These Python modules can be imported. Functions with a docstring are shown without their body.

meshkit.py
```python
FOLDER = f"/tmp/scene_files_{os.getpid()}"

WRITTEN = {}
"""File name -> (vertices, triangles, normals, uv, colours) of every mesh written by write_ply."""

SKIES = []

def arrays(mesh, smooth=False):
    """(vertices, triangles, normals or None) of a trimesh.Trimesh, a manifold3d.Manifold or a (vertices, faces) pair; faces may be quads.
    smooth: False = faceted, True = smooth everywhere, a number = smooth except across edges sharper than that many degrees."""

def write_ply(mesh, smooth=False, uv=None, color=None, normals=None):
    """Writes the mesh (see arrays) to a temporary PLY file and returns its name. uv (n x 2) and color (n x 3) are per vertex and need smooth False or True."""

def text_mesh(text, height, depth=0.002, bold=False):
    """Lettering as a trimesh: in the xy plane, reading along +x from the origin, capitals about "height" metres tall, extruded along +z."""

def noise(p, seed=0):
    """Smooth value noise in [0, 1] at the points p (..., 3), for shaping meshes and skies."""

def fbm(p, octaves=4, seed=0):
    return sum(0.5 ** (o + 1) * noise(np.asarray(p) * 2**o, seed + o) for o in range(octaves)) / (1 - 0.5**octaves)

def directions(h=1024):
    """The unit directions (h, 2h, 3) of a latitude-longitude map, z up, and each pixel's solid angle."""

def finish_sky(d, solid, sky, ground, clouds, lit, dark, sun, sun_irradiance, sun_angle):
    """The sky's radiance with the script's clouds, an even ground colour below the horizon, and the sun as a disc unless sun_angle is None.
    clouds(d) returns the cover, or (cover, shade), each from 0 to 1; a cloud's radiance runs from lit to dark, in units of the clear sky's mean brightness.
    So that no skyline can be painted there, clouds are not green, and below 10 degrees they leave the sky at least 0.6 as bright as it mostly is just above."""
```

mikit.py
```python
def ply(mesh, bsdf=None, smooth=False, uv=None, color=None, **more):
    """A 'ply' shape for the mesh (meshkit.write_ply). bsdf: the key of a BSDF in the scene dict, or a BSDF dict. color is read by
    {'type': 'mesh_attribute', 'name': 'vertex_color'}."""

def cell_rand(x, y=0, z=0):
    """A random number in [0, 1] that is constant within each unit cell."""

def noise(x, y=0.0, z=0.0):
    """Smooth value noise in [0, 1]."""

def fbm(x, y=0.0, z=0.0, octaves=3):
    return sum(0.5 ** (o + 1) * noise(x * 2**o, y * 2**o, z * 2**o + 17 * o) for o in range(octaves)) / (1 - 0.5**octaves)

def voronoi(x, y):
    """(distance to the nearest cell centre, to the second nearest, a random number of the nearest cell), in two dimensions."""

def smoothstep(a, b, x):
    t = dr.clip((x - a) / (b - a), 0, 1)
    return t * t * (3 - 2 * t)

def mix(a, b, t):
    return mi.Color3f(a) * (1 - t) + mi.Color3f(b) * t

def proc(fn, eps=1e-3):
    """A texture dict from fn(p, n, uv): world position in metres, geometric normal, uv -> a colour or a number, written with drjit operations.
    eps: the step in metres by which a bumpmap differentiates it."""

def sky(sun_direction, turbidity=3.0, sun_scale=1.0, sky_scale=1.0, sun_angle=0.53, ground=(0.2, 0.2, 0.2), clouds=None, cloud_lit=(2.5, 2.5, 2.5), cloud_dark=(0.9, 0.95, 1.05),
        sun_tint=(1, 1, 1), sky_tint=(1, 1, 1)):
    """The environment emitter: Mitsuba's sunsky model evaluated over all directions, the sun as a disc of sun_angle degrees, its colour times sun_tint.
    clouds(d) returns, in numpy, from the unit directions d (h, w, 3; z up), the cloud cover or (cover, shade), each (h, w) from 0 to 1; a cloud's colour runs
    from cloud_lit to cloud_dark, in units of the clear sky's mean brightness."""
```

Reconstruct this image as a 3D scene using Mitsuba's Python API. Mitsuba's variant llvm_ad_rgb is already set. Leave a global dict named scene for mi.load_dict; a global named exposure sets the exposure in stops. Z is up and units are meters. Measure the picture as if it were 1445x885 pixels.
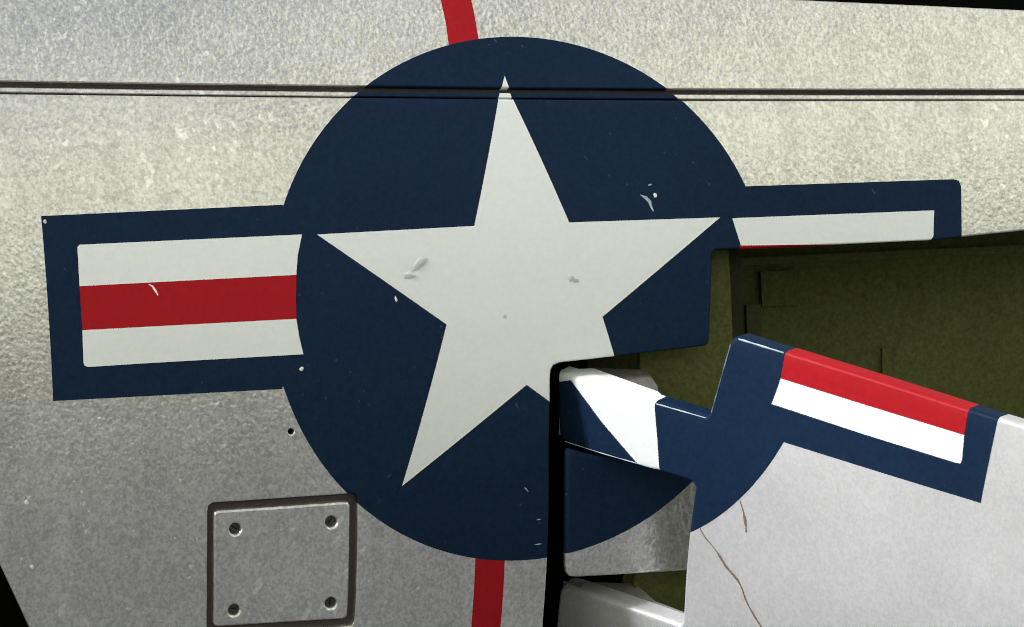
import math, random
import numpy as np, trimesh, shapely, shapely.affinity
from shapely.geometry import Polygon, LineString, Point, box as sbox
from shapely.ops import unary_union
import drjit as dr, mitsuba as mi, mikit, meshkit

# measured places, in metres: u runs aft, v up, from the centre of the star
POSE = {'R': [[0.54583, 0.83708, 0.036972], [-0.790717, 0.529192, -0.307771], [-0.277194, 0.138756, 0.950742]], 'T': [0.07908, -0.01028, -0.00043]}
CAM = {'origin': [-2.59188, -6.97495, 0.25431], 'forward': [0.345116, 0.938065, -0.030476], 'up': [0.048732, 0.014517, 0.998706], 'fov': 13.1437}
FUSE = {'radius': 1.62656, 's0': 0.05582, 'rot': -0.00294}
SHAPES = {
 'seam_top': [(-1.1578, 0.4032), (-0.8697, 0.3918), (-0.5739, 0.3783), (-0.2696, 0.3657), (0.0054, 0.3545), (0.294, 0.3437), (0.6306, 0.3328), (0.9639, 0.323), (1.3928, 0.311)],
 'strip_top': [(-1.1586, 0.3949), (-0.8707, 0.3822), (-0.5749, 0.3692), (-0.2707, 0.3565), (0.0043, 0.3458), (0.2929, 0.3353), (0.6293, 0.324), (0.9625, 0.314), (1.3913, 0.3019)],
 'strip_bot': [(-1.1592, 0.389), (-0.8716, 0.3745), (-0.5758, 0.3614), (-0.2717, 0.3486), (0.0033, 0.3378), (0.2918, 0.3272), (0.6283, 0.3164), (0.9614, 0.3064), (1.3901, 0.2941)],
 'seam_bot': [(-1.1598, 0.3831), (-0.872, 0.3703), (-0.5762, 0.3578), (-0.272, 0.3455), (0.0028, 0.3343), (0.2913, 0.3235), (0.6278, 0.3133), (0.9609, 0.3035), (1.3897, 0.2915)],
 'top_edge': [(-1.1292, 0.6595), (-0.364, 0.5748), (0.5112, 0.5026), (0.7244, 0.4883), (0.9896, 0.47), (1.4155, 0.4354)],
 'left_edge': [(-1.1159, 0.0698), (-0.9789, -0.2668), (-0.9093, -0.393), (-0.8579, -0.5066), (-0.7536, -0.7399)],
 'opening': [(0.08, -0.954), (0.0387, -0.5744), (0.039, -0.4653), (0.0381, -0.3902), (0.0363, -0.2434), (0.0385, -0.1414), (0.0401, -0.126), (0.0454, -0.1179), (0.0569, -0.1143), (0.1532, -0.1088), (0.322, -0.099), (0.3287, -0.0945), (0.3305, -0.0777), (0.3356, -0.0176), (0.3426, 0.057), (0.3497, 0.064), (0.389, 0.0636), (0.5744, 0.0633), (0.7631, 0.0637), (0.8151, 0.0671), (0.935, 0.0735), (1.4365, 0.083)],
 'tab': [(0.0697, -0.261), (0.1005, -0.2713), (0.1302, -0.2791), (0.1481, -0.274), (0.3076, -0.2476), (0.3665, -0.246), (0.3725, -0.287), (0.3664, -0.4906), (0.2874, -0.4915), (0.1996, -0.4905), (0.0958, -0.4889), (0.0814, -0.4867), (0.0745, -0.4779), (0.0722, -0.4613), (0.0679, -0.3427), (0.0672, -0.2693)],
 'panel_hole': [(-0.5572, -0.533), (-0.5604, -0.424), (-0.5614, -0.3301), (-0.5596, -0.3207), (-0.553, -0.3157), (-0.4924, -0.3159), (-0.3122, -0.315), (-0.3047, -0.3173), (-0.3022, -0.3247), (-0.3017, -0.3804), (-0.3001, -0.5043), (-0.3009, -0.5371), (-0.3041, -0.5458), (-0.3376, -0.5471), (-0.5104, -0.5441), (-0.5519, -0.5434)],
 'panel': [(-0.5466, -0.525), (-0.5497, -0.4248), (-0.551, -0.3379), (-0.5493, -0.3314), (-0.5432, -0.3294), (-0.4313, -0.3293), (-0.3256, -0.328), (-0.3182, -0.3291), (-0.315, -0.3359), (-0.3144, -0.3918), (-0.3126, -0.5034), (-0.3127, -0.5261), (-0.3161, -0.5322), (-0.326, -0.5333), (-0.4251, -0.5316), (-0.5403, -0.5305)],
 'screws': [(-0.5138, -0.3624), (-0.3479, -0.3611), (-0.5116, -0.5026), (-0.3437, -0.5024)],
 'stripe_up': [(-0.117, 0.6068), (-0.0957, 0.5142), (-0.0933, 0.473), (-0.0938, 0.4349), (-0.0882, 0.4121), (-0.0377, 0.4107), (-0.0393, 0.4436), (-0.0399, 0.4819), (-0.0414, 0.5129), (-0.0575, 0.6056)],
 'stripe_low': [(-0.0911, -0.4376), (-0.0908, -0.4815), (-0.091, -0.5323), (-0.0913, -0.5645), (-0.0906, -0.7178), (-0.0361, -0.7226), (-0.0387, -0.5685), (-0.0379, -0.5363), (-0.0379, -0.4852), (-0.0382, -0.4412)],
 'disc': [(0.4437, 0), (0.4435, 0.0232), (0.4421, 0.0465), (0.4395, 0.0696), (0.4358, 0.0926), (0.4308, 0.1154), (0.4247, 0.138), (0.4173, 0.1602), (0.4088, 0.182), (0.3991, 0.2034), (0.3883, 0.2242), (0.3764, 0.2444), (0.3633, 0.264), (0.3492, 0.2828), (0.3341, 0.3008), (0.318, 0.318), (0.3009, 0.3342), (0.283, 0.3495), (0.2643, 0.3637), (0.2448, 0.3769), (0.2246, 0.389), (0.2038, 0.4), (0.1824, 0.4098), (0.1606, 0.4184), (0.1383, 0.4258), (0.1157, 0.4319), (0.0929, 0.4369), (0.0698, 0.4406), (0.0466, 0.4432), (0.0233, 0.4445), (0, 0.4446), (-0.0232, 0.4435), (-0.0464, 0.4412), (-0.0693, 0.4378), (-0.0921, 0.4332), (-0.1145, 0.4275), (-0.1367, 0.4207), (-0.1584, 0.4128), (-0.1798, 0.4038), (-0.2007, 0.3938), (-0.221, 0.3828), (-0.2408, 0.3708), (-0.2599, 0.3578), (-0.2784, 0.3438), (-0.2962, 0.329), (-0.3133, 0.3133), (-0.3295, 0.2967), (-0.3448, 0.2792), (-0.3593, 0.2611), (-0.3728, 0.2421), (-0.3854, 0.2225), (-0.3968, 0.2022), (-0.4073, 0.1813), (-0.4166, 0.1599), (-0.4248, 0.138), (-0.4317, 0.1157), (-0.4375, 0.093), (-0.4421, 0.07), (-0.4454, 0.0468), (-0.4475, 0.0235), (-0.4483, 0), (-0.4479, -0.0235), (-0.4462, -0.0469), (-0.4432, -0.0702), (-0.439, -0.0933), (-0.4336, -0.1162), (-0.427, -0.1387), (-0.4191, -0.1609), (-0.4102, -0.1826), (-0.4001, -0.2038), (-0.3889, -0.2245), (-0.3766, -0.2446), (-0.3633, -0.2639), (-0.349, -0.2826), (-0.3338, -0.3005), (-0.3176, -0.3176), (-0.3006, -0.3339), (-0.2828, -0.3492), (-0.2642, -0.3636), (-0.2449, -0.3771), (-0.2249, -0.3895), (-0.2042, -0.4008), (-0.183, -0.4111), (-0.1613, -0.4203), (-0.1391, -0.4282), (-0.1166, -0.435), (-0.0937, -0.4406), (-0.0705, -0.445), (-0.0471, -0.4481), (-0.0236, -0.45), (-0, -0.4506), (0.0236, -0.4499), (0.0471, -0.4479), (0.0704, -0.4447), (0.0936, -0.4402), (0.1164, -0.4344), (0.1389, -0.4274), (0.1609, -0.4192), (0.1825, -0.4099), (0.2035, -0.3994), (0.2239, -0.3878), (0.2436, -0.3751), (0.2626, -0.3615), (0.2809, -0.3468), (0.2983, -0.3313), (0.3149, -0.3149), (0.3306, -0.2976), (0.3453, -0.2797), (0.3592, -0.261), (0.372, -0.2416), (0.3839, -0.2216), (0.3947, -0.2011), (0.4045, -0.1801), (0.4133, -0.1586), (0.421, -0.1368), (0.4276, -0.1146), (0.433, -0.092), (0.4374, -0.0693), (0.4407, -0.0463), (0.4428, -0.0232)],
 'bar_left': [(-0.4154, 0.1693), (-0.8225, 0.1662), (-0.8186, -0.1332), (-0.4322, -0.1337)],
 'bar_right': [(0.415, 0.1698), (0.6103, 0.1688), (0.8064, 0.168), (0.817, 0.1651), (0.8201, 0.155), (0.8138, 0.0684), (0.8075, -0.0386), (0.3317, -0.0174)],
 'lw': [(-0.7664, 0.1132), (-0.7626, 0.1171), (-0.3852, 0.1187), (-0.395, 0.0851), (-0.3996, 0.0526), (-0.7669, 0.05)],
 'lr': [(-0.7669, 0.05), (-0.3996, 0.0526), (-0.4024, 0.0153), (-0.4036, -0.0196), (-0.766, -0.0212)],
 'lw2': [(-0.766, -0.0212), (-0.4036, -0.0196), (-0.4, -0.0489), (-0.3939, -0.0784), (-0.669, -0.0799), (-0.7592, -0.0811), (-0.765, -0.0786), (-0.7665, -0.0727)],
 'rw': [(0.3838, 0.116), (0.3908, 0.089), (0.3981, 0.062), (0.5743, 0.0615), (0.744, 0.0626), (0.755, 0.0646), (0.7595, 0.0706), (0.7645, 0.1149)],
 'rr': [(0.3933, 0.0688), (0.3983, 0.0462), (0.5861, 0.0384), (0.5878, 0.0628)],
 'star': [(-0.0019, 0.3759), (0.0078, 0.3333), (0.0862, 0.1203), (0.3617, 0.1181), (0.1363, -0.041), (0.1617, -0.1297), (0.1969, -0.2281), (0.0683, -0.2029), (-0.0036, -0.1488), (-0.2254, -0.3077), (-0.1426, -0.0411), (-0.3596, 0.1177), (-0.0837, 0.121), (-0.0188, 0.3341)],
 'hole': [(-0.4178, -0.2048)],
 'scr_red': [(-0.652, 0.0484), (-0.6451, 0.0446), (-0.6407, 0.0375), (-0.6364, 0.0292)],
 'scr_blue': [(0.2185, 0.1623), (0.2283, 0.1571), (0.2354, 0.1496), (0.2373, 0.141), (0.2405, 0.1336)],
 'c_star1': [(-0.1845, 0.0599)],
 'c_star2': [(-0.2031, 0.0406)],
 'c_star3': [(0.0833, 0.0247)],
 'c_star4': [(0.0921, 0.0219)],
 'c_dot1': [(0.2461, 0.1601)],
 'c_dot2': [(-0.3984, -0.1027)],
 'c_dot3': [(-0.2294, 0.0053)],
 'c_dot4': [(-0.8174, 0.1568)],
 'c_dot5': [(0.2382, 0.1786)],
 'c_dot6': [(-0.0391, -0.0329)],
 'c_low1': [(-0.0047, -0.326)],
 'c_low2': [(0.0198, -0.3803)],
 'c_low3': [(0.019, -0.4238)],
 'specks': [(-0.6828, -0.1369), (-0.6354, -0.1475), (-0.5817, -0.1596), (-0.7859, -0.2668), (-0.773, -0.2851), (-0.7695, -0.3053), (-0.7612, -0.3175), (-0.7659, -0.3527), (-0.7707, -0.3405), (-0.7959, -0.2197), (-0.794, -0.2547), (-0.8602, -0.288), (-0.8661, -0.2946), (-0.6873, -0.3554), (-0.6164, -0.372), (-0.8741, -0.3907), (-0.8564, -0.4038), (-0.7429, -0.1649), (-0.5743, -0.209), (-0.6073, -0.2751), (-0.5877, -0.4222), (-0.579, -0.3744), (-0.5897, -0.4403), (-0.5956, -0.4828), (-0.7854, -0.1648), (-0.8368, -0.154), (-0.6942, -0.488), (-0.2794, -0.4682), (-0.2463, -0.5082), (-0.1909, -0.487)],
 'door': [(-0.0213, -0.1409), (0.0144, -0.1407), (0.0778, -0.1388), (0.1797, -0.1367), (0.2826, -0.132), (0.2875, -0.1249), (0.291, -0.0951), (0.3088, 0.0038), (0.3128, 0.0135), (0.323, 0.0194), (0.4054, 0.0201), (0.5965, 0.0229), (0.7732, 0.0241), (0.8668, 0.0256), (1.3095, 0.0288), (1.3477, -0.3126), (0.7205, -0.5485), (-0.1058, -0.8995), (-0.0398, -0.6556), (-0.0222, -0.5727), (-0.0148, -0.5594), (-0.0037, -0.5545), (0.0436, -0.5514), (0.1489, -0.5485), (0.2349, -0.547), (0.2414, -0.538), (0.2445, -0.5104), (0.2593, -0.3538), (0.2693, -0.2652), (0.2616, -0.2572), (0.1966, -0.2587), (0.0796, -0.2657), (0.0098, -0.2682), (-0.0052, -0.2675), (-0.0131, -0.2586), (-0.0155, -0.2382), (-0.0218, -0.1681), (-0.0234, -0.1492)],
 'd_navy': [(-0.0224, -0.1606), (0.0064, -0.1495), (0.1603, -0.2628), (0.1725, -0.3122), (0.1899, -0.3065), (0.2722, -0.3495), (0.3005, -0.324), (0.3603, -0.2571), (0.3999, -0.2008), (0.4362, -0.1316), (0.6334, -0.1273), (0.8114, -0.1224), (0.8165, -0.0426), (0.8228, 0.0385), (0.8238, 0.0658), (0.2585, 0.0556), (0.1675, -0.0936), (-0.0359, -0.1144), (-0.0437, -0.1942), (-0.0388, -0.2988), (0.1623, -0.3154)],
 'd_disc': [(-0.0504, -0.1185), (-0.0383, -0.3532), (0.1619, -0.3022), (0.2416, -0.2899), (0.2579, -0.3556), (0.2676, -0.3485), (0.2772, -0.3411), (0.2865, -0.3334), (0.2956, -0.3256), (0.3046, -0.3175), (0.3133, -0.3092), (0.3219, -0.3006), (0.3302, -0.2919), (0.3384, -0.283), (0.3464, -0.274), (0.3541, -0.2647), (0.3617, -0.2553), (0.3691, -0.2458), (0.3763, -0.2361), (0.3833, -0.2262), (0.39, -0.2162), (0.3966, -0.2061), (0.4029, -0.1959), (0.409, -0.1855), (0.4149, -0.1749), (0.4206, -0.1643), (0.426, -0.1535), (0.4312, -0.1426), (0.4362, -0.1316), (0.6334, -0.1273), (0.8114, -0.1224), (0.8165, -0.0426), (0.8207, 0.0356), (0.8227, 0.0713), (0.2585, 0.0556), (0.1348, -0.0654), (-0.0359, -0.1144)],
 'd_star': [(-0.0456, -0.17), (0.0063, -0.1489), (0.0761, -0.205), (0.1603, -0.2628), (0.1713, -0.2779), (0.2004, -0.2766), (0.1979, -0.2563), (0.19, -0.2015), (0.1789, -0.1433), (0.1785, -0.113), (0.138, -0.0896), (-0.0517, -0.1061)],
 'd_red': [(0.4161, -0.0266), (0.5912, -0.0242), (0.7656, -0.0208), (0.7657, 0.029), (0.7684, 0.0557), (0.4204, 0.0581), (0.4179, 0.0273)],
 'd_white': [(0.4161, -0.0266), (0.5912, -0.0242), (0.7656, -0.0208), (0.7682, -0.0607), (0.7667, -0.0684), (0.7577, -0.0699), (0.5853, -0.0733), (0.4051, -0.0739), (0.4113, -0.05)],
 'rim_notch': [(0.1815, -0.14), (0.1959, -0.1393), (0.2102, -0.1387), (0.2246, -0.1381), (0.2389, -0.1374), (0.2531, -0.1368), (0.2674, -0.1361), (0.2816, -0.1355)],
 'rim_side': [(0.2915, -0.1225), (0.2941, -0.1083), (0.2966, -0.0943), (0.299, -0.0803), (0.3013, -0.0663), (0.3036, -0.0525), (0.3058, -0.0387), (0.3079, -0.025), (0.31, -0.0113), (0.3119, 0.0023)],
 'rim_top': [(0.3252, 0.0151), (0.338, 0.0154), (0.3508, 0.0156), (0.3635, 0.0158), (0.3763, 0.016), (0.389, 0.0162), (0.4016, 0.0164), (0.4143, 0.0166)],
 'rim_low': [(0.0006, -0.2637), (0.0164, -0.2633), (0.0322, -0.2629), (0.048, -0.2625), (0.0637, -0.2621), (0.0794, -0.2618), (0.0952, -0.2609), (0.1109, -0.26), (0.1267, -0.2592), (0.1423, -0.2583), (0.158, -0.2575), (0.1736, -0.2566), (0.1892, -0.2557)],
 'crack': [(0.2835, -0.3363), (0.2886, -0.3449), (0.2954, -0.3519), (0.3031, -0.3579), (0.3109, -0.3637), (0.3183, -0.3701), (0.3246, -0.3774), (0.3306, -0.3852), (0.3371, -0.3925), (0.3449, -0.3986), (0.353, -0.4042), (0.3604, -0.4104), (0.366, -0.418), (0.3701, -0.4268), (0.3736, -0.4362), (0.3775, -0.4453), (0.3822, -0.4539), (0.3876, -0.462), (0.3934, -0.4698), (0.3995, -0.4774), (0.4057, -0.485), (0.4118, -0.4926)],
 'scratch': [(0.3604, -0.2597), (0.3636, -0.266), (0.3665, -0.2725), (0.369, -0.2791), (0.3711, -0.2859), (0.3729, -0.2928), (0.3742, -0.2997), (0.3753, -0.3067), (0.3759, -0.3138)],
}


# ---------------------------------------------------------------- camera, sky, exposure
T = mi.ScalarTransform4f
scene, labels = {}, {}
_o, _f = np.array(CAM['origin']), np.array(CAM['forward'])
scene['camera'] = {'type': 'perspective', 'fov': CAM['fov'], 'fov_axis': 'x', 'near_clip': 0.1, 'far_clip': 2000.0,
                   'to_world': T().look_at(origin=_o.tolist(), target=(_o + _f).tolist(), up=CAM['up'])}
SUN = (-0.84, -0.12, 0.53)
def reflection_clouds(d):
    # made-up clouds out of view: warm low band and grey deck for skin reflections
    step = lambda a, b, x: (lambda q: q * q * (3 - 2 * q))(np.clip((x - a) / (b - a), 0, 1))
    n = np.clip((meshkit.fbm(d * np.array([4.0, 2.6, 2.0]) + np.array([48.18, 21.91, 29.89]), 2) - 0.38) / 0.22, 0, 1)  # offset picked so the skin reflects darker forward, brighter aft
    cover = step(0.10, 0.28, d[..., 2])
    shade = step(0.36, 0.50, d[..., 2]) * (0.22 + 0.78 * n) + 0.2 * n * (1 - step(0.38, 0.56, d[..., 2]))
    return cover, shade
scene['sky_light'] = mikit.sky(SUN, turbidity=7, sun_scale=2.1, sun_angle=12, clouds=reflection_clouds, sky_tint=(1.25, 1.2, 0.9), sun_tint=(0.77, 0.98, 1.50),
                               cloud_lit=(4.6, 4.5, 3.4), cloud_dark=(0.95, 1.1, 1.55), ground=(0.16, 0.16, 0.14))
exposure = 1.37

# ---------------------------------------------------------------- materials
def hexnoise(p, s, o=0.0):
    # value noise on axes turned away from the fuselage's own, so that no lattice shows
    a, b, c = 0.74 * p.x + 0.52 * p.z - 0.43 * p.y, -0.58 * p.x + 0.80 * p.z + 0.15 * p.y, 0.42 * p.x + 0.14 * p.z + 0.90 * p.y
    return mikit.noise(a * s + o, b * s + 3.1 * o, c * s - o)

def grain(p):
    a = hexnoise(p, 240.0)
    b = hexnoise(p, 460.0, 7.3)
    c = hexnoise(p, 130.0, 3.7)
    return 0.44 * a + 0.34 * b + 0.22 * c

def patches(p):
    return mikit.fbm(p.x * 5.0, p.y * 5.0 + 4, p.z * 5.0, octaves=3)

def streaks(p):
    return mikit.fbm(p.x * 26.0, p.y * 3.0, p.z * 3.2, octaves=3)

def alu_color(p, n, uv):
    g = mikit.smoothstep(0.22, 0.78, grain(p))
    fl = mikit.smoothstep(0.74, 0.86, hexnoise(p, 95.0, 11.0)) * mikit.smoothstep(0.5, 0.70, mikit.fbm(p.x * 9.0 + 2, p.y * 7.0, p.z * 2.5, octaves=2))
    v = 0.47 + 0.25 * g + 0.14 * (patches(p) - 0.5) + 0.10 * (streaks(p) - 0.5) + 0.20 * fl
    return mi.Color3f(v, v * 0.995, v * 0.975)

def alu_rough(p, n, uv):
    return 0.20 + 0.10 * hexnoise(p, 230.0, 5.0) + 0.08 * patches(p)

def alu_height(p, n, uv):
    return hexnoise(p, 180.0, 2.0) * 0.7 + hexnoise(p, 360.0, 9.0) * 0.3

def silver_color(p, n, uv):
    g = mikit.smoothstep(0.2, 0.8, grain(p))
    v = 0.435 + 0.07 * g + 0.16 * (patches(p) - 0.5)
    return mi.Color3f(v * 0.97, v * 0.99, v * 1.01)

def two(b):
    return {'type': 'twosided', 'bsdf': b}

def paint(rgb, var=0.10, rough=0.42, spec=0.5, speck=0.0):
    def col(p, n, uv, rgb=rgb, var=var, speck=speck):
        k = 1.0 + var * (2.0 * (0.45 * hexnoise(p, 260.0, 1.0) + 0.25 * hexnoise(p, 120.0, 4.0) + 0.30 * patches(p)) - 1.0)
        c = mi.Color3f(*rgb) * k
        if speck:
            s = mikit.smoothstep(0.90, 0.95, hexnoise(p, 130.0, 21.0)) * mikit.smoothstep(0.55, 0.7, hexnoise(p, 14.0, 31.0))
            c = mikit.mix(c, mi.Color3f(0.35, 0.37, 0.38), s * speck)
        return c
    return two({'type': 'principled', 'base_color': mikit.proc(col), 'roughness': rough, 'specular': spec})

def flat(rgb, rough=0.6, metallic=0.0, spec=0.4):
    return two({'type': 'principled', 'base_color': {'type': 'rgb', 'value': list(rgb)}, 'roughness': rough, 'metallic': metallic, 'specular': spec})

scene['aluminium'] = two({'type': 'bumpmap', 'arbitrary': mikit.proc(alu_height, eps=6e-4), 'scale': 8e-4,
                          'bsdf': {'type': 'principled', 'base_color': mikit.proc(alu_color), 'metallic': 0.85, 'roughness': mikit.proc(alu_rough), 'specular': 0.5}})
scene['silver_paint'] = two({'type': 'principled', 'base_color': mikit.proc(silver_color), 'metallic': 0.25, 'roughness': 0.45, 'specular': 0.5})
scene['navy_paint'] = paint((0.0058, 0.0165, 0.040), 0.34, 0.5, 0.06, 0.10)
scene['white_paint'] = paint((0.62, 0.65, 0.65), 0.06, 0.45, 0.3)
scene['red_paint'] = paint((0.30, 0.006, 0.011), 0.16, 0.5, 0.12)
scene['olive_primer'] = paint((0.076, 0.085, 0.024), 0.6, 0.7, 0.2)
scene['olive_dark'] = paint((0.055, 0.062, 0.022), 0.4, 0.7, 0.2)
scene['olive_shade'] = paint((0.022, 0.024, 0.010), 0.4, 0.7, 0.1)
scene['bare_grey'] = paint((0.11, 0.105, 0.095), 0.6, 0.5, 0.3)
scene['arm_grey'] = paint((0.19, 0.19, 0.185), 0.3, 0.45, 0.4)
scene['shade_black'] = {'type': 'diffuse', 'reflectance': {'type': 'rgb', 'value': [0.0022, 0.0022, 0.0022]}}  # near-black put in for the darkness of background, slot and hole
scene['shade_black'] = two(scene['shade_black'])
scene['dark_gap'] = flat((0.055, 0.047, 0.046), 0.85, 0, 0.2)
scene['chip_grey'] = flat((0.42, 0.42, 0.40), 0.6)
scene['chip_pale'] = flat((0.62, 0.62, 0.58), 0.5)
scene['chip_pale2'] = flat((0.39, 0.385, 0.36), 0.5)
scene['chip_blue'] = flat((0.27, 0.36, 0.40), 0.5)
scene['rust_brown'] = flat((0.14, 0.10, 0.075), 0.7)
scene['steel_screw'] = flat((0.05, 0.05, 0.05), 0.45, 0.6)

# ---------------------------------------------------------------- mapping: insignia coordinates (u aft, v up, h outward) to the world
R0, S0, CR, SR = FUSE['radius'], FUSE['s0'], math.cos(FUSE['rot']), math.sin(FUSE['rot'])
def skin(p):
    """fuselage side: a cylinder of 1.6 m radius; p = (n, 3) of u, v, h"""
    p = np.asarray(p, float)
    a = (S0 + SR * p[:, 0] + CR * p[:, 1]) / R0
    return np.stack([CR * p[:, 0] - SR * p[:, 1], R0 - (R0 + p[:, 2]) * np.cos(a), (R0 + p[:, 2]) * np.sin(a)], 1)
RM, TM = np.array(POSE['R']), np.array(POSE['T'])
def door(p):
    """the same place on the airbrake door, swung open on its forward hinge"""
    return skin(p) @ RM.T + TM

# ---------------------------------------------------------------- mesh tools
def polys(g):
    if g.is_empty: return []
    gs = getattr(g, 'geoms', [g])
    return [q for q in gs if q.geom_type == 'Polygon' and q.area > 1e-9]

def tri(poly):
    tg = shapely.constrained_delaunay_triangles(poly)
    out = []
    for t in tg.geoms:
        c = np.array(t.exterior.coords)[:3]
        if (c[1, 0] - c[0, 0]) * (c[2, 1] - c[0, 1]) - (c[1, 1] - c[0, 1]) * (c[2, 0] - c[0, 0]) < 0: c = c[::-1]
        out.append(c)
    return out

def dense(ring, step=0.012):
    c = np.array(ring.coords)
    out = []
    for a, b in zip(c[:-1], c[1:]):
        n = max(1, int(np.ceil(np.linalg.norm(b - a) / step)))
        out += [a + (b - a) * k / n for k in range(n)]
    return np.array(out)

def sheet(poly, outline=None, where=skin, edge=((0.0, -0.0015), (0.0006, -0.0006), (0.0018, 0.0)), lift=0.0, wall=0.008, strip=0.03):
    """A skin of constant thickness over poly, its edge rolled along outline: edge = (distance from the outline, height) pairs."""
    outline = outline or poly
    V, F = [], []
    bd = shapely.boundary(outline)
    ds, hs = [e[0] for e in edge], [e[1] for e in edge]
    regs, prev = [], outline
    for d in ds[1:]:
        inner = outline.buffer(-d, join_style='mitre', mitre_limit=3)
        regs.append(prev.difference(inner)); prev = inner
    regs.append(prev)
    v0, v1 = poly.bounds[1], poly.bounds[3]
    n = max(1, int(np.ceil((v1 - v0) / strip)))
    lines = np.linspace(v0 - 1e-6, v1 + 1e-6, n + 1)
    x0, x1 = poly.bounds[0] - 1, poly.bounds[2] + 1
    for r in regs:
        r = r.intersection(poly)
        for a, b in zip(lines[:-1], lines[1:]):
            for q in polys(r.intersection(sbox(x0, a, x1, b))):
                for c in tri(q):
                    F.append([len(V), len(V) + 1, len(V) + 2]); V.extend(c)
    V = np.array(V)
    dist = shapely.distance(shapely.points(V), bd)
    h = np.interp(dist, ds, hs) + lift
    P3 = np.column_stack([V, h]); F = np.array(F)
    if wall:
        for pg in polys(poly):
            for inner, ring in [(False, pg.exterior)] + [(True, r) for r in pg.interiors]:
                c = dense(ring)
                if ring.is_ccw == inner: c = c[::-1]
                nx = np.roll(c, -1, 0)
                on = shapely.distance(shapely.points((c + nx) / 2), bd) < 3e-4
                for k in np.nonzero(on)[0]:
                    a, b = c[k], nx[k]
                    t = b - a; L = np.linalg.norm(t)
                    if L < 1e-9: continue
                    o = np.array([t[1], -t[0]]) / L * lift
                    i = len(P3)
                    q = np.array([[*a, hs[0] + lift], [*b, hs[0] + lift], [*(b + o), hs[0] - wall], [*(a + o), hs[0] - wall]])
                    P3 = np.vstack([P3, q]); F = np.vstack([F, [[i, i + 2, i + 1], [i, i + 3, i + 2]]])
    m = trimesh.Trimesh(where(P3), F, process=False)
    m.merge_vertices(digits_vertex=6)
    return m

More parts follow.
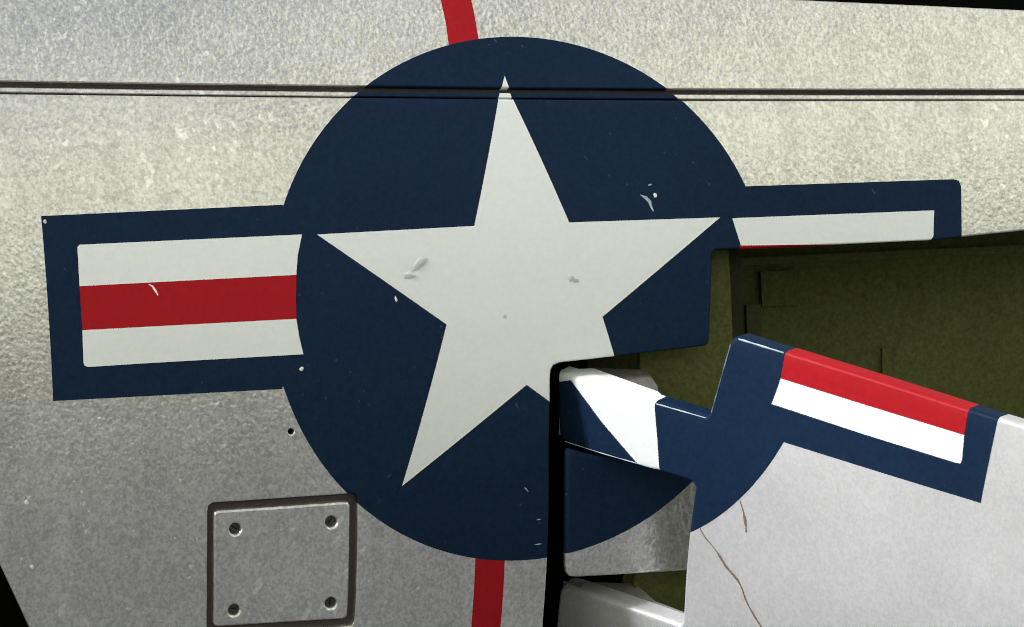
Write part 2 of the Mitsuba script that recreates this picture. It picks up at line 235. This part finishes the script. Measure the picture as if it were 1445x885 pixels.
def prism(prof, va, vb, where=door, n=6, bevel=0.0):
    """A plate: a profile in (u, h) swept from va to vb along the skin."""
    pg = Polygon(prof)
    pg = pg if pg.exterior.is_ccw else shapely.reverse(pg)
    c = np.array(pg.exterior.coords)[:-1]
    V, F, k = [], [], len(c)
    vs = np.linspace(va, vb, n + 1)
    for v in vs: V += [[a, v, b] for a, b in c]
    for j in range(n):
        for i in range(k):
            a, b = j * k + i, j * k + (i + 1) % k
            F += [[a, b, b + k], [a, b + k, a + k]]
    for v, flip in ((va, False), (vb, True)):
        for t in tri(pg):
            i = len(V); V += [[a, v, b] for a, b in t]
            F.append([i, i + 2, i + 1] if flip else [i, i + 1, i + 2])
    m = trimesh.Trimesh(where(np.array(V)), np.array(F), process=False)
    m.merge_vertices(digits_vertex=6)
    m.fix_normals()
    return m

def block(u0, u1, v0, v1, h0, h1, where=skin):
    return prism([(u0, h0), (u1, h0), (u1, h1), (u0, h1)], v0, v1, where, n=max(2, int(abs(v1 - v0) / 0.08)))

def ribbon(pts, widths, where=skin, h=0.0012):
    p = np.array(pts, float); t = np.gradient(p, axis=0); t /= np.linalg.norm(t, axis=1)[:, None]
    nrm = np.stack([-t[:, 1], t[:, 0]], 1) * (np.array(widths) / 2)[:, None]
    V = []
    for a, nn in zip(p, nrm): V += [[*(a + nn), h - 0.0009], [*a, h], [*(a - nn), h - 0.0009]]
    F = []
    for i in range(len(p) - 1):
        for j in range(2):
            a = 3 * i + j
            F += [[a, a + 1, a + 4], [a, a + 4, a + 3]]
    return trimesh.Trimesh(where(np.array(V)), np.array(F), process=False)

def put(key, mesh, mat, smooth=35, **lab):
    base, n = key, 0
    while key in scene:
        n += 1; key = f'{base}_{n:03d}'
    scene[key] = mikit.ply(mesh, mat, smooth=smooth)
    if lab: labels[key] = lab
    return key

S = {k: [tuple(q) for q in v] for k, v in SHAPES.items()}
P = lambda k: Polygon(S[k]).buffer(0)

# ---------------------------------------------------------------- the place
def ground_color(p, n, uv):
    a = mikit.fbm(p.x * 0.25, p.y * 0.25, 0, octaves=3)
    far = mikit.smoothstep(18.0, 30.0, -p.y)
    return mikit.mix(mi.Color3f(0.165, 0.17, 0.175) * (0.8 + 0.4 * a), mi.Color3f(0.16, 0.15, 0.07) * (0.7 + 0.6 * a), far)
scene['ground_soil'] = {'type': 'diffuse', 'reflectance': mikit.proc(ground_color)}
g = trimesh.Trimesh([[-400, -400, -1.75], [400, -400, -1.75], [400, 400, -1.75], [-400, 400, -1.75]], [[0, 1, 2], [0, 2, 3]], process=False)
scene['ground'] = mikit.ply(g, 'ground_soil')
labels['ground'] = {'kind': 'structure', 'label': 'grey apron and grass below the aircraft'}

JET = 'fighter_jet'
labels[JET] = {'label': 'bare metal jet fuselage side with star roundel and an airbrake door swung open', 'category': 'aircraft'}
J = lambda s: JET + '__' + s

# fuselage skins
BIG = sbox(-2.6, -1.7, 2.8, 1.3)
def half(line, up):
    l = sorted(S[line]) if line != 'left_edge' else S[line]
    a, b = (-2.6, l[0][1] + (l[0][0] + 2.6) * -0.04 * -1), (2.8, l[-1][1] - (2.8 - l[-1][0]) * 0.03)
    y = 1.3 if up else -1.7
    return Polygon([(-2.6, y), a, *l, b, (2.8, y)]).buffer(0)
top_lim = half('top_edge', False)
upper = half('seam_top', True).intersection(top_lim)
strip = half('strip_top', False).intersection(half('strip_bot', True))
le = S['left_edge']
left_cut = Polygon([(-2.6, le[0][1]), *le, (le[-1][0] + 0.05, -1.7), (-2.6, -1.7)]).buffer(0)
op = S['opening']
opening = Polygon([*op, (1.62, op[-1][1]), (1.62, -1.05), (op[0][0], -1.05)]).buffer(0)
hole = P('panel_hole')
lower = half('seam_bot', False).difference(left_cut).difference(opening).difference(hole)
lower = lower.difference(Point(S['hole'][0]).buffer(0.005))
tab = P('tab')
EDGE = ((0.0, -0.0022), (0.0005, -0.0011), (0.0014, -0.0003), (0.003, 0.0))
put(J('upper_skin'), sheet(upper, edge=EDGE, wall=0.010), 'aluminium')
put(J('lower_skin'), sheet(lower, edge=EDGE, wall=0.012), 'aluminium')
put(J('seam_strip'), sheet(strip, edge=((0, -0.004), (0.0012, -0.003)), wall=0.006), 'aluminium')
TEDGE = ((0.0, -0.006), (0.0012, -0.0032), (0.0035, -0.0011), (0.008, 0.0))
put(J('fixed_tab'), sheet(tab, edge=TEDGE, wall=0.004), 'aluminium', label='fixed tab of fuselage skin between the two hinge arms of the door')
seam_zone = half('seam_top', False).buffer(0.05).intersection(half('seam_bot', True).buffer(0.05)).intersection(half('seam_top', False).buffer(0.03)).intersection(half('seam_bot', True).buffer(0.03))
put(J('seam_backing'), sheet(seam_zone, edge=((0, -0.013), (0.001, -0.013)), wall=0), 'dark_gap')

# black sheets added for the dark background beyond the skin edges
put(J('top_dark_sheet'), sheet(BIG.difference(top_lim).buffer(0.02).intersection(BIG), edge=((0, -0.02), (0.001, -0.02)), wall=0), 'shade_black', label='added black sheet for the dark background at top right')
put(J('corner_dark_sheet'), sheet(left_cut.buffer(0.02), edge=((0, -0.02), (0.001, -0.02)), wall=0), 'shade_black', label='added black sheet for the dark background at the lower left corner')

# insignia, painted on the skins
disc = P('disc')
navy = unary_union([disc, P('bar_left'), P('bar_right')]).buffer(0.0015).buffer(-0.0015)
INS = J('insignia')
def coat(key, poly, outline, mat, lift, edge=EDGE, wall=0.0, where=skin, **lab):
    q = poly.intersection(outline.buffer(0))
    if q.is_empty: return None
    return put(key, sheet(q, outline, where, edge, lift, wall), mat, **lab)
star = P('star')
SED = ((0, -0.004), (0.0012, -0.003))
L1, L2, L3 = 0.0004, 0.0008, 0.0011
coat(INS, navy, lower, 'navy_paint', L1, wall=0.012, label='star and bar roundel in navy, white and red')
coat(INS + '__blue_field', navy, upper, 'navy_paint', L1, wall=0.010)
coat(INS + '__blue_field', navy, strip, 'navy_paint', L1, SED, wall=0.006)
coat(INS + '__blue_field', navy, tab, 'navy_paint', L1, TEDGE, wall=0.004)
coat(INS + '__star', star, lower, 'white_paint', L2, wall=0.012)
coat(INS + '__star', star, upper, 'white_paint', L2, wall=0.010)
coat(INS + '__star', star, strip, 'white_paint', L2, SED, wall=0.006)
coat(INS + '__white_bar', P('lw'), lower, 'white_paint', L2)
coat(INS + '__white_bar', P('lw2'), lower, 'white_paint', L2)
coat(INS + '__white_bar', P('rw'), lower, 'white_paint', L2)
coat(INS + '__red_bar', P('lr'), lower, 'red_paint', L2)
coat(INS + '__red_bar', P('rr'), lower, 'red_paint', L3, wall=0.006)
out_navy = lambda g: g.difference(navy)
coat(J('upper_skin') + '__red_stripe', out_navy(P('stripe_up')), upper, 'red_paint', L1)
coat(J('lower_skin') + '__red_stripe', out_navy(P('stripe_low')), lower, 'red_paint', L1)

# access panel with four sunk screws
panel = P('panel')
for x, y in S['screws']: panel = panel.difference(Point(x, y).buffer(0.0092, 12))
PED = ((0.0, -0.0035), (0.0012, -0.0014), (0.0032, 0.0004), (0.0045, 0.0008))
put(J('access_panel'), sheet(panel, edge=PED, wall=0.009), 'aluminium', label='square access panel with four sunk screws')
for x, y in S['screws']:
    V = []
    m = sheet(Point(x, y).buffer(0.0095, 12).difference(shapely.affinity.rotate(sbox(x - 0.0055, y - 0.001, x + 0.0055, y + 0.001), (x * 9173) % 180)), edge=((0, -0.0065), (0.002, -0.0055), (0.004, -0.005)), wall=0.003)
    put(J('access_panel') + '__screw', m, 'steel_screw')
put(J('panel_recess'), sheet(hole.buffer(0.01), edge=((0, -0.0115), (0.001, -0.0115)), wall=0), 'dark_gap')
put(J('rivet_hole'), sheet(Point(S['hole'][0]).buffer(0.009), edge=((0, -0.011), (0.001, -0.011)), wall=0), 'shade_black')

# airbrake bay behind the opening
bay = J('airbrake_bay')
D0, D1 = -0.013, -0.30
parts = [block(-0.06, 1.66, 0.10, 0.115, D1, D0), block(-0.06, 1.66, -1.12, -1.10, D1, D0), block(-0.075, -0.06, -1.12, 0.115, D1, D0), block(1.66, 1.675, -1.12, 0.115, D1, D0),
         block(-0.075, 1.675, -1.12, 0.115, D1 - 0.012, D1)]
put(bay, trimesh.util.concatenate(parts), 'olive_primer', label='dim olive green bay behind the airbrake door')
put(bay + '__frame', block(0.225, 0.397, -1.09, 0.099, -0.070, -0.056), 'olive_primer')
put(bay + '__frame', block(0.398, 0.424, -1.09, 0.099, -0.14, -0.0715), 'olive_shade')  # primer darkened to paint the shaded gap beside the flange
put(bay + '__stringer', block(0.46, 1.655, 0.045, 0.062, D1 + 0.0005, D1 + 0.018), 'olive_primer')
put(bay + '__bracket', block(0.555, 0.625, -0.045, 0.030, D1 + 0.0005, D1 + 0.012), 'olive_primer')
put(bay + '__bracket', block(0.525, 0.553, -0.13, -0.04, D1 + 0.0005, D1 + 0.010), 'olive_dark')
put(bay + '__bracket', block(0.79, 0.808, -0.26, -0.15, D1 + 0.0005, D1 + 0.008), 'olive_primer')
put(bay + '__tab_web', block(0.16, 0.22, -0.455, -0.30, -0.19, -0.010), 'olive_dark')
put(bay + '__slot_shade', trimesh.util.concatenate([block(-0.055, 0.165, -0.30, 0.095, D1 + 0.001, -0.150), block(-0.055, 0.034, -1.09, 0.095, -0.15, -0.03), block(-0.055, 0.262, -1.09, -0.301, D1 + 0.0015, -0.195)]), 'shade_black')  # black blocks added so the hinge slot looks deep in shade

# the airbrake door
DR = J('airbrake_door')
dpoly = P('door')
DED = ((0.0, -0.0085), (0.0012, -0.0050), (0.0032, -0.0020), (0.007, 0.0))
DW = 0.024
put(DR, sheet(dpoly, where=door, edge=DED, wall=DW), 'silver_paint', label='silver airbrake door swung out on two hinge arms')
back = sheet(dpoly.buffer(-0.001), where=door, edge=((0, -0.033), (0.01, -0.033)), wall=0)
put(DR + '__inner_skin', back, 'olive_primer')
d_navy = P('d_disc').difference(P('d_star')).difference(P('d_red')).difference(P('d_white'))
kw = dict(edge=DED, wall=DW, where=door)
coat(DR + '__blue_field', P('d_disc'), dpoly, 'navy_paint', L1, **kw)
coat(DR + '__star_leg', P('d_star'), dpoly, 'white_paint', L2, **kw)
coat(DR + '__red_bar', P('d_red'), dpoly, 'red_paint', L2, **kw)
coat(DR + '__white_bar', P('d_white'), dpoly, 'white_paint', L2, **kw)
cw = (np.array([0.0025, 0.0055, 0.003, 0.004]).repeat(6)[:22] * np.random.default_rng(3).uniform(0.75, 1.25, 22))
put(DR + '__crack', ribbon(S['crack'], cw, door, 0.0012), 'rust_brown', label='brown hairline crack running down the door')
put(DR + '__scratch', ribbon(S['scratch'], [0.002, 0.002, 0.002, 0.003, 0.005, 0.0065, 0.005, 0.002, 0.004], door, 0.0012), 'rust_brown')
put(DR + '__hinge_arm', prism([(-0.0215, -0.0125), (0.0106, -0.0570), (0.149, -0.0515), (0.18, -0.032), (0.18, -0.011)], -0.1412, -0.262), 'white_paint')
put(DR + '__hinge_arm__bracket' if False else DR + '__arm_bracket', prism([(0.004, -0.045), (-0.003, -0.0777), (0.0651, -0.1365), (0.1224, -0.089), (0.152, -0.050)], -0.150, -0.25), 'bare_grey')
put(DR + '__hinge_arm', prism([(-0.018, -0.0095), (0.0769, -0.0582), (0.0955, -0.068), (0.1553, -0.0429), (0.235, -0.0423), (0.235, -0.0095)], -0.5530, -0.72), 'arm_grey')

CHIPS = [('c_star1', 0.013, 'chip_grey', 1.5, 0.45, 0.75), ('c_star2', 0.009, 'chip_grey', 1.3, 0.5, 0.1), ('c_star3', 0.006, 'chip_grey', 1.0, 0.7, 0.9), ('c_star4', 0.005, 'chip_grey', 1.2, 0.8, 0), ('c_dot1', 0.0042, 'chip_pale', 0.8, 1.1, 0), ('c_dot2', 0.0040, 'chip_pale', 1, 1, 0), ('c_dot3', 0.0045, 'chip_pale', 0.6, 1.3, 0.3), ('c_dot4', 0.0032, 'chip_grey', 1, 1, 0), ('c_dot5', 0.0035, 'chip_blue', 1.3, 0.6, 0.2), ('c_dot6', 0.0034, 'chip_grey', 1, 1, 0), ('c_low1', 0.004, 'chip_blue', 1.6, 0.3, -0.9), ('c_low2', 0.004, 'chip_blue', 1.5, 0.3, 0.1), ('c_low3', 0.005, 'chip_blue', 1.4, 0.25, 0.1)]
for k, w in (('rim_notch', 0.0022), ('rim_side', 0.0016), ('rim_top', 0.0030), ('rim_low', 0.0016)):
    p = np.array(S[k])
    put(DR + '__edge_wear', ribbon(p, [w * f for f in np.random.default_rng(len(p)).uniform(0.5, 1.3, len(p))], door, 0.0009), 'chip_blue')

# wear: chips, scratches and specks
random.seed(7)
def chip(key, px, r, mat, where=skin, h=0.0016, sx=1.0, sy=1.0, rot=0.0):
    x, y = px
    n = 9
    pts = []
    for k in range(n):
        a = 2 * math.pi * k / n
        rr = r * random.uniform(0.6, 1.2)
        cx, cy = rr * math.cos(a) * sx, rr * math.sin(a) * sy
        pts.append((x + cx * math.cos(rot) - cy * math.sin(rot), y + cx * math.sin(rot) + cy * math.cos(rot)))
    V = [[x, y, h]] + [[a, b, h - 0.0005] for a, b in pts]
    F = [[0, 1 + k, 1 + (k + 1) % n] for k in range(n)]
    put(key, trimesh.Trimesh(where(np.array(V)), np.array(F), process=False), mat, smooth=False)
PC = INS + '__paint_chip'
put(INS + '__scratch', ribbon(S['scr_red'], [0.001, 0.0035, 0.0042, 0.002], skin, 0.0016), 'chip_pale', label='pale scratch across the red bar')
put(INS + '__scratch', ribbon(S['scr_blue'], [0.0008, 0.0055, 0.006, 0.004, 0.002], skin, 0.0014), 'chip_blue')
for (k, r, m, sx, sy, ro) in CHIPS:
    if k in ('c_star1', 'c_star2', 'c_star3'):   # a flake of paint lifting beside the bare spot
        chip(PC, (S[k][0][0] - 0.004, S[k][0][1] + 0.005), r * 0.9, 'white_paint', h=0.0045, sx=sx, sy=sy, rot=ro)
    chip(PC, S[k][0], r, m, sx=sx, sy=sy, rot=ro)
for p in S['specks']:
    chip(J('lower_skin') + '__paint_speck', p, random.uniform(0.0025, 0.006), 'chip_pale2' if random.random() < 0.9 else 'chip_pale', h=0.0009, sx=random.uniform(0.7, 1.3))
